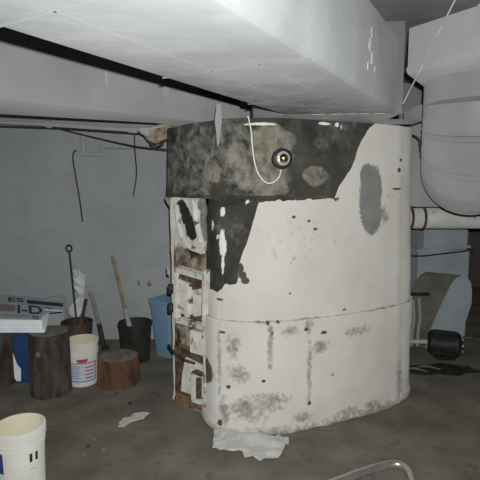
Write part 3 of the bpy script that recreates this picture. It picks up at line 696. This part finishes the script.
# label bucket
lb = PZ(82, 384, 0); lb = Vector((lb.x, lb.y+.04, 0)); lr0, lr1, lh = .118, .137, .40
t = bucket('labelled_bucket', 'white plastic bucket with red and blue label beside the small stump', lb, lr0, lr1, lh, M['white_plastic'], M['cream'], [(.93, .006, .024), (.76, .006, .014), (.70, .004, .01)])
rf = lambda z: lr0+(lr1-lr0)*z/lh
bm = bmesh.new(); curved_patch('', bm, lb, rf, -.95, .95, .05, .225, .002, None, t, 20); lab = link('label', bm, M['pale_label'], t, True)
def lp(a0, a1, z0, z1, m, nm, n=8):
    bm = bmesh.new(); curved_patch('', bm, lb, rf, a0, a1, z0, z1, .0035, None, None, n); o = sub(nm, bm, M[m], lab, True)
lp(-.95, .95, .05, .058, 'blue_ink', 'border', 20); lp(-.95, .95, .215, .222, 'red_ink', 'border', 20); lp(.86, .95, .05, .222, 'blue_ink', 'border', 3); lp(-.95, -.9, .05, .2, 'blue_ink', 'border', 3)
lp(-.38, .32, .235, .258, 'red_ink', 'red_heading', 12); lp(-.3, .25, .225, .24, 'red_ink', 'red_heading', 12)
for k in range(4): lp(.1+.05*(k % 2), .75, .175-.032*k, .185-.032*k, 'red_ink' if k < 3 else 'blue_ink', 'text_line')
for k in range(7): lp(-.85, -.15-.08*(k % 3), .19-.018*k, .195-.018*k, 'blue_ink', 'text_line')
# small dark ear on its left
bm = bmesh.new(); p = PZ(67, 375, .12); p = lb+Vector((-.128, -.03, .14)); box(bm, (p.x-.012, p.y-.015, p.z-.015), (p.x+.01, p.y+.015, p.z+.015), .004); link('handle_ear', bm, M['black'], t)

# stumps
def stump(name, label, c, r, h, mb, seed, flare=.06, tz=0):
    t = thing(name, label, 'stump', (c[0], c[1], 0)); wob = lambda a, z: 1+.05*nz((math.cos(a)*1.6+seed, math.sin(a)*1.6, z*1.2), 1)+.035*nz((math.cos(a)*5+seed, math.sin(a)*5, z*3), 1)+flare*math.exp(-z/.06)*.8
    bm = bmesh.new(); lathe(bm, [(r, h*k/12) for k in range(13)]+[(r*.97, h+.002)], (c[0], c[1], 0), 72, wob); link('bark', bm, mb, t, True, 50)
    bm = bmesh.new(); lathe(bm, [(r*.94, h-.004), (r*.94, h+.006), (r*.9, h+.008), (r*.5, h+.009), (.01, h+.008)], (c[0], c[1], 0), 72, wob); o = link('cut_top', bm, M['endgrain'] if tz == 0 else mb, t, True, 50)
    return t
bs = PZ(43.5, 400, 0); bs = Vector((bs.x, bs.y+.17, 0)); SH = PY(47, 336, bs.y-.16).z
t = stump('tree_stump', 'tall dark bark covered stump beneath the right end of the paper stack', bs, .164, SH-.012, M['bark'], 1, .02)
bm = bmesh.new(); p = PY(38, 355, bs.y-.172); tube(bm, [p+Vector((0, .02, 0)), p+Vector((0, -.004, 0)), p+Vector((0, -.006, 0))], [.024, .022, .010], 14); link('knot', bm, M['endgrain'], t, True)
ls = PZ(-6, 388, 0); ls = Vector((ls.x-.02, ls.y+.15, 0))
stump('tree_stump', 'dark stump cut off by the left edge of the picture under the paper stack', ls, .165, SH-.012, M['bark'], 9, .02)
ss = PZ(118, 383, 0); ss = Vector((ss.x, ss.y+.03, 0))
stump('tree_stump', 'short orange barked stump with grey cut top beside the labelled bucket', ss, .174, .24, M['bark2'], 4, .10)

# deep blue tub between stumps
bb = PZ(21, 388, 0); bx0 = bb.x
t = thing('plastic_tub', 'deep blue plastic tub squeezed between the two tall dark stumps', 'tub', (bb.x, bb.y+.2, 0))
bm = bmesh.new(); y0 = bb.y+.10; prism(bm, [(bx0-.10, y0), (bx0+.07, y0), (bx0+.07, y0+.30), (bx0-.10, y0+.30)], 0, .47, .012); link('tub_body', bm, M['deep_blue'], t)
bm = bmesh.new(); box(bm, (bx0-.11, y0-.01, .44), (bx0+.08, y0+.31, .475), .006); link('rim_band', bm, M['deep_blue'], t)
bm = bmesh.new(); A = [PY(u, v, y0-.002) for u, v in [(10, 353), (13, 353), (17, 364), (21, 369), (21, 381), (17, 381), (12, 374)]]; v = [bm.verts.new(p) for p in A]; f = bm.faces.new(v)
r = bmesh.ops.extrude_face_region(bm, geom=[f]); bmesh.ops.translate(bm, verts=[g_ for g_ in r['geom'] if isinstance(g_, bmesh.types.BMVert)], vec=(0, -.003, 0)); link('torn_label', bm, M['paper'], t)

# paper stack
zt = SH
pf = PZ(43, 333, zt); xs1 = pf.x; ys = pf.y
tS = thing('newspaper_stack', 'thick stack of white papers laid across two dark stumps at left', 'papers', (xs1-.4, ys+.3, zt))
random.seed(5); NL = 9; zz = zt+.0
for k in range(NL):
    th = .0125; jx, jy = random.uniform(-.012, .012), random.uniform(-.006, .01)
    bm = bmesh.new(); n = 10; A = []
    sh = .02*k/NL
    dq = (PZ(47, 305, zt+.1)-PZ(43, 321, zt+.1)); obox(bm, (xs1-.95+jx, ys+jy, zz), (.95+random.uniform(-.01, .01), 0, 0), dq, (0, 0, th-.0012), .003)
    link('folded_paper', bm, M['paper'], tS); zz += th
zs = zz+.001
# top newspaper with print
tN = thing('newspaper', 'printed grey newspaper spread on top of the white paper stack', 'newspaper', (xs1-.4, ys+.3, zs))
def nzv(y_): return zs
bm = bmesh.new()
corners = [(-70, 317), (41, 320), (45, 313), (62.5, 311.5), (64.5, 301), (40, 298), (10, 295.5), (-70, 292)]
f = bm.faces.new([bm.verts.new(PZ(u, v, zs+.001)) for u, v in corners])
r = bmesh.ops.extrude_face_region(bm, geom=[f]); bmesh.ops.translate(bm, verts=[g_ for g_ in r['geom'] if isinstance(g_, bmesh.types.BMVert)], vec=(0, 0, .0035))
link('sheet', bm, M['news'], tN)
def onN(u, v): return PZ(u, v, zs+.006)
def nquad(name, quad, m):
    bm = bmesh.new(); a, b, c, d = [onN(*q_) for q_ in quad]; n = 10; rows = []
    for i in range(n+1):
        l, r2 = a.lerp(d, i/n), b.lerp(c, i/n); row = []
        for j in range(n+1):
            p = l.lerp(r2, j/n); row.append(bm.verts.new((p.x, p.y, nzv(p.y)+.0078)))
        rows.append(row)
    for a_, b_ in zip(rows, rows[1:]):
        for j in range(n): bm.faces.new((a_[j], a_[j+1], b_[j+1], b_[j]))
    return link(name, bm, M[m], tN)
nquad('printed_band', [(27, 300), (63, 303.5), (63, 307), (27, 303.5)], 'ink')
nquad('printed_photo', [(-4, 304), (16, 305.5), (14, 311.5), (-4, 311)], 'pink_ink')
nquad('printed_line', [(44, 307.3), (52, 308), (52, 309), (44, 308.3)], 'ink')
nquad('printed_line', [(44, 309), (62, 310.5), (62, 311.8), (44, 310.4)], 'paper')
nquad('printed_mark', [(32, 315.5), (39, 316), (38.5, 320), (33, 319.6)], 'pink_ink')
nquad('printed_line', [(2, 314.5), (30, 316), (30, 316.8), (2, 315.3)], 'pink_ink')
def text(body, u, v, u2, h_px, parent, m, name):
    cu = bpy.data.curves.new('lettering', 'FONT'); cu.body = body; cu.size = 1; cu.extrude = 0.002; cu.offset = .02
    to = bpy.data.objects.new('lettering', cu); C.objects.link(to); bpy.context.view_layer.update()
    me = bpy.data.meshes.new_from_object(to); bpy.data.objects.remove(to)
    x0 = min(p.co.x for p in me.vertices); x1 = max(p.co.x for p in me.vertices); y1 = max(p.co.y for p in me.vertices)
    A, Bp, D = onN(u, v), onN(u2, v+(u2-u)*.05), onN(u, v-h_px)
    for p in me.vertices:
        fx, fy = (p.co.x-x0)/(x1-x0), p.co.y/y1
        q_ = A+(Bp-A)*fx+(D-A)*fy; p.co = Vector((q_.x, q_.y, nzv(q_.y)+.0078+p.co.z*.2))
    me.materials.clear(); me.materials.append(M[m])
    o = bpy.data.objects.new(name, me); C.objects.link(o); o.parent = parent; o.matrix_parent_inverse = Matrix.Translation(-parent.location)
text('ES', 8, 301.5, 24, 4, tN, 'ink', 'printed_letters')
text('I-D', 17.5, 313, 43, 8, tN, 'ink', 'printed_letters')

# dark bucket behind with poker, stick, rag
kb = PZ(77, 362, 0); kb = Vector((PY(77, 322, 4.68).x, 4.68, 0)); kh = PY(77, 321, 4.68).z
t = bucket('rusty_bucket', 'dark brown metal bucket half hidden behind the labelled white bucket', kb, .13, .155, kh, M['brown_bucket'], M['iron'], [(.96, .005, .012)])
t = thing('poker', 'long thin iron poker with ring end standing in the brown bucket', 'poker', (kb.x, kb.y, .1))
pb_ = PY(77.5, 330, 4.66); pt_ = PY(69.3, 251, 5.0); 
bm = bmesh.new(); tube(bm, [pb_+(pb_-pt_)*.12, pt_], .0095, 8); link('rod', bm, M['iron'], t, True)
rc = pt_+(pt_-pb_).normalized()*.03; bm = bmesh.new()
tube(bm, [rc+Vector((math.sin(a)*.03, 0, -math.cos(a)*.034)) for a in [2*PI*k/20 for k in range(21)]], .0095, 8, False); link('ring', bm, M['iron'], t, True)
bm = bmesh.new(); tube(bm, [PY(79, 335, 4.70), PY(86, 299, 4.85)], .02, 8); tag(link('wooden_stick', bm, M['brown_bucket'], None, True), 'short dark stick leaning in the brown bucket right of the poker', 'stick')
bm = bmesh.new(); tube(bm, [PY(84, 317, 4.72), PY(90, 326, 4.66)], .013, 8); tag(link('short_rod', bm, M['iron'], None, True), 'short black rod lying across the rim of the brown bucket', 'rod')
# rag
bm = bmesh.new(); path = crom([PY(u, v, 4.95) for u, v in [(74, 270), (78, 276), (80, 288), (79, 299), (76, 306), (79, 314), (78, 322)]], 6)
tube(bm, path, [.02+.030*abs(math.sin(k*.16+.5)) for k in range(len(path))], 14)
for v_ in bm.verts: v_.co += Vector((nz(v_.co, 14), nz(v_.co+Vector((5, 5, 5)), 13), nz(v_.co+Vector((9, 0, 2)), 15)))*.07
tag(link('plastic_rag', bm, M['rag'], None, True), 'crumpled white plastic rag hanging beside the ring ended poker', 'rag')
# grey crumpled sack left of brown bucket
bm = bmesh.new(); sc = Vector((PY(54, 318, 4.95).x, 4.95, 0)); topz = PY(58, 299, 4.85).z
lathe(bm, [(.15, 0), (.17, .1), (.17, .3), (.15, topz-.14), (.10, topz-.04), (.05, topz)], (sc.x, sc.y, 0), 40)
for v_ in bm.verts: v_.co += Vector((nz(v_.co, 6), nz(v_.co+Vector((3, 3, 3)), 6), nz(v_.co+Vector((9, 0, 2)), 7)*(.6 if v_.co.z > .05 else 0)))*.07; v_.co.z = max(0, v_.co.z)
tag(link('grey_sack', bm, M['wall'], None, True, 60), 'crumpled grey sack standing behind the newspaper stack', 'sack')

# pale-handled shovel leaning on wall
t = thing('spade', 'long spade with pale grey handle leaning behind the labelled bucket', 'spade', tuple(PZ(104, 350, 0)))
p0, p1, p2, p3 = PY(89, 293, 5.08), PY(93, 300, 5.05), PY(99, 324, 4.95), PY(104, 347, 4.86)
bm = bmesh.new(); tube(bm, crom([p0, p1, p2], 6), .022, 10); link('handle', bm, M['grey_wood'], t, True)
bm = bmesh.new(); tube(bm, [p2, p3, Vector((p3.x+.02, p3.y-.02, .02))], [.026, .028, .05], 10); link('socket', bm, M['iron'], t, True)

# black bucket with wood handle
k2 = PZ(136, 359, 0); k2h = PY(135, 321.5, k2.y).z
t = bucket('black_bucket', 'black plastic bucket holding a wooden shovel handle near the blue bin', k2, .138, .165, k2h, M['black_bucket'], M['black_bucket'], [(.9, .007, .028)])
t = thing('shovel', 'wooden shovel handle with grey grip standing in the black bucket', 'shovel', (k2.x, k2.y, .05))
q0, q1 = PY(128.5, 322, k2.y+.02), PY(112.5, 256, 5.05)
bm = bmesh.new(); a, b = q0.lerp(q1, .16), q0.lerp(q1, .86); tube(bm, [a, b], .017, 12); link('handle', bm, M['wood'], t, True)
bm = bmesh.new(); tube(bm, [b, q0.lerp(q1, .9), q1], [.019, .024, .016], 12); link('grip', bm, M['grey_wood'], t, True)
bm = bmesh.new(); tube(bm, [q0.lerp(q1, .18), q0, q0+(q0-q1)*.25], [.022, .024, .026], 12); link('socket', bm, M['galv'], t, True)
bm = bmesh.new(); qq = q0+(q0-q1)*.22; obox(bm, (qq.x-.08, qq.y-.004, .03), (.16, 0, 0), (0, .006, 0), (0, 0, qq.z-.03), .002); link('blade', bm, M['iron'], t)

# blue bin
t = thing('waste_bin', 'light blue tall rectangular waste bin between black bucket and furnace', 'bin', tuple(Vector((PY(163, 358, 4.83).x, 4.83, 0))))
cx, cy = PY(171, 350, 4.76).x, 4.76; hb = PY(160, 299, 4.70).z; ang = -.55
def rbox(bm, wx, wy, z0, wx1, wy1, z1, hollow=True):
    def ring(a_, b_, z_):
        out = []; rr = .03
        for sx, sy, st in ((1, 1, 0), (-1, 1, PI/2), (-1, -1, PI), (1, -1, 3*PI/2)):
            for k in range(5):
                th_ = st+PI/2*k/4; X_, Y_ = sx*(a_-rr)+rr*math.cos(th_), sy*(b_-rr)+rr*math.sin(th_)
                out.append(bm.verts.new((cx+X_*math.cos(ang)-Y_*math.sin(ang), cy+X_*math.sin(ang)+Y_*math.cos(ang), z_)))
        return out
    rs = [ring(wx, wy, z0), ring(wx1, wy1, z1)]
    if hollow: rs += [ring(wx1-.006, wy1-.006, z1), ring(wx-.006, wy-.006, z0+.01)]
    for a_, b_ in zip(rs, rs[1:]):
        n = len(a_)
        for k in range(n): bm.faces.new((a_[k], a_[(k+1) % n], b_[(k+1) % n], b_[k]))
    bm.faces.new(rs[0][::-1]); bm.faces.new(rs[-1])
bm = bmesh.new(); rbox(bm, .10, .13, 0, .135, .175, hb); link('bin_body', bm, M['blue_bin'], t, True, 40)
bm = bmesh.new(); rbox(bm, .140, .18, hb-.045, .145, .185, hb+.004)
bm.faces.ensure_lookup_table(); bmesh.ops.delete(bm, geom=[f for f in bm.faces if len(f.verts) > 4], context='FACES_ONLY'); link('rim_band', bm, M['blue_bin'], t, True, 40)

# paint chips on back wall
tag(flakes('plaster_patch', None, [(PY(149, 284, WB), .03, .045)], (0, -1, 0), (0, 0, 1), M['insul']), 'pale oval bare patch on the back wall above the blue bin', 'plaster')
tag(flakes('plaster_patch', None, [(PY(139, 283, WB), .012, .05)], (0, -1, 0), (0, 0, 1), M['duct']), 'narrow pale chip on the back wall above the black bucket', 'plaster')

# ================================================================== FLOOR SCRAPS
def scrap(name, label, poly, h, m, seed, cat='paper'):
    P = [PZ(u, v, 0.01) for u, v in poly]; bm = bmesh.new(); f = bm.faces.new([bm.verts.new(p) for p in P])
    bmesh.ops.triangulate(bm, faces=[f]); 
    for _ in range(4): bmesh.ops.subdivide_edges(bm, edges=[e for e in bm.edges if e.calc_length() > .025], cuts=1, use_grid_fill=False); bmesh.ops.triangulate(bm, faces=list(bm.faces))
    for v_ in bm.verts:
        q_ = v_.co; z = .5+.5*nz((q_.x*7+seed, q_.y*9, 0))+.35*nz((q_.x*20+seed, q_.y*22, 2)); v_.co.z = .006+h*max(0, z)
        v_.co.x += .008*nz((q_.x*30, q_.y*30, seed)); v_.co.y += .012*nz((q_.x*30, q_.y*30, seed+5))
    o = link(name, bm, m, None, True, 50); so = o.modifiers.new('thickness', 'SOLIDIFY'); so.thickness = .003; so.offset = 1
    return tag(o, label, cat)
scrap('torn_sheet', 'large torn white sheet fragment on the floor before the furnace', [(214, 431), (232, 430), (256, 434), (272, 440), (277, 437), (289, 439), (289, 444), (284, 450), (281, 456), (275, 459), (272, 461), (264, 460), (261, 463), (250, 462), (244, 459), (243, 453), (228, 453), (213, 450)], .05, M['torn_paper'], 3)
scrap('torn_sheet', 'small torn white fragment on the floor left of the furnace', [(119, 423), (124, 417), (130, 416), (134, 412), (140, 413), (147, 411.5), (150, 413), (143, 419), (136, 421), (130, 423), (124, 427), (118, 427)], .014, M['torn_paper'], 8)
random.seed(31)
cr = [(75, 444, 0, 'pale crumb farthest left of the scatter on the open floor'), (95, 440, 0, 'pale crumb at the top of the scatter on the open floor'),
      (104, 450, 0, 'pale crumb on the floor right of the scatter below the small torn fragment'), (84, 455, 0, 'pale crumb lowest in the scatter on the open floor'),
      (130, 404, 1, 'dark crumb on the floor just above the small torn fragment'), (88, 447, 1, 'dark crumb in the middle of the pale scatter on the floor'),
      (153, 393, 1, 'dark crumb on the floor between the short stump and the furnace'), (470, 474, 0, 'pale crumb on the floor near the bottom right corner')]
for u, v, dk, lb_ in cr:
    p = PZ(u, v, 0); bm = bmesh.new(); bmesh.ops.create_icosphere(bm, subdivisions=1, radius=random.uniform(.010, .02), matrix=Matrix.Translation((p.x, p.y, .006)))
    for v_ in bm.verts: v_.co.z = max(.0, .006+(v_.co.z-.006)*.5); v_.co.x += random.uniform(-.004, .004)
    tag(link('floor_crumb', bm, M['iron'] if dk else M['endgrain']), lb_, 'crumb', 'crumbs on the floor')

# bent tube at the bottom edge
hz_ = .03
tp = crom([PZ(300, 494, hz_), PZ(338, 481, hz_), PZ(365, 471, hz_), PZ(386, 465, hz_), PZ(396, 464, hz_), PZ(405, 467, hz_), PZ(411, 474, hz_), PZ(414, 486, hz_), PZ(414, 500, hz_)], 8)
bm = bmesh.new(); tube(bm, tp, .024, 16); tag(link('bent_metal_tube', bm, M['alu'], None, True), 'bent shiny metal tube lying on the floor at the bottom edge', 'tube')
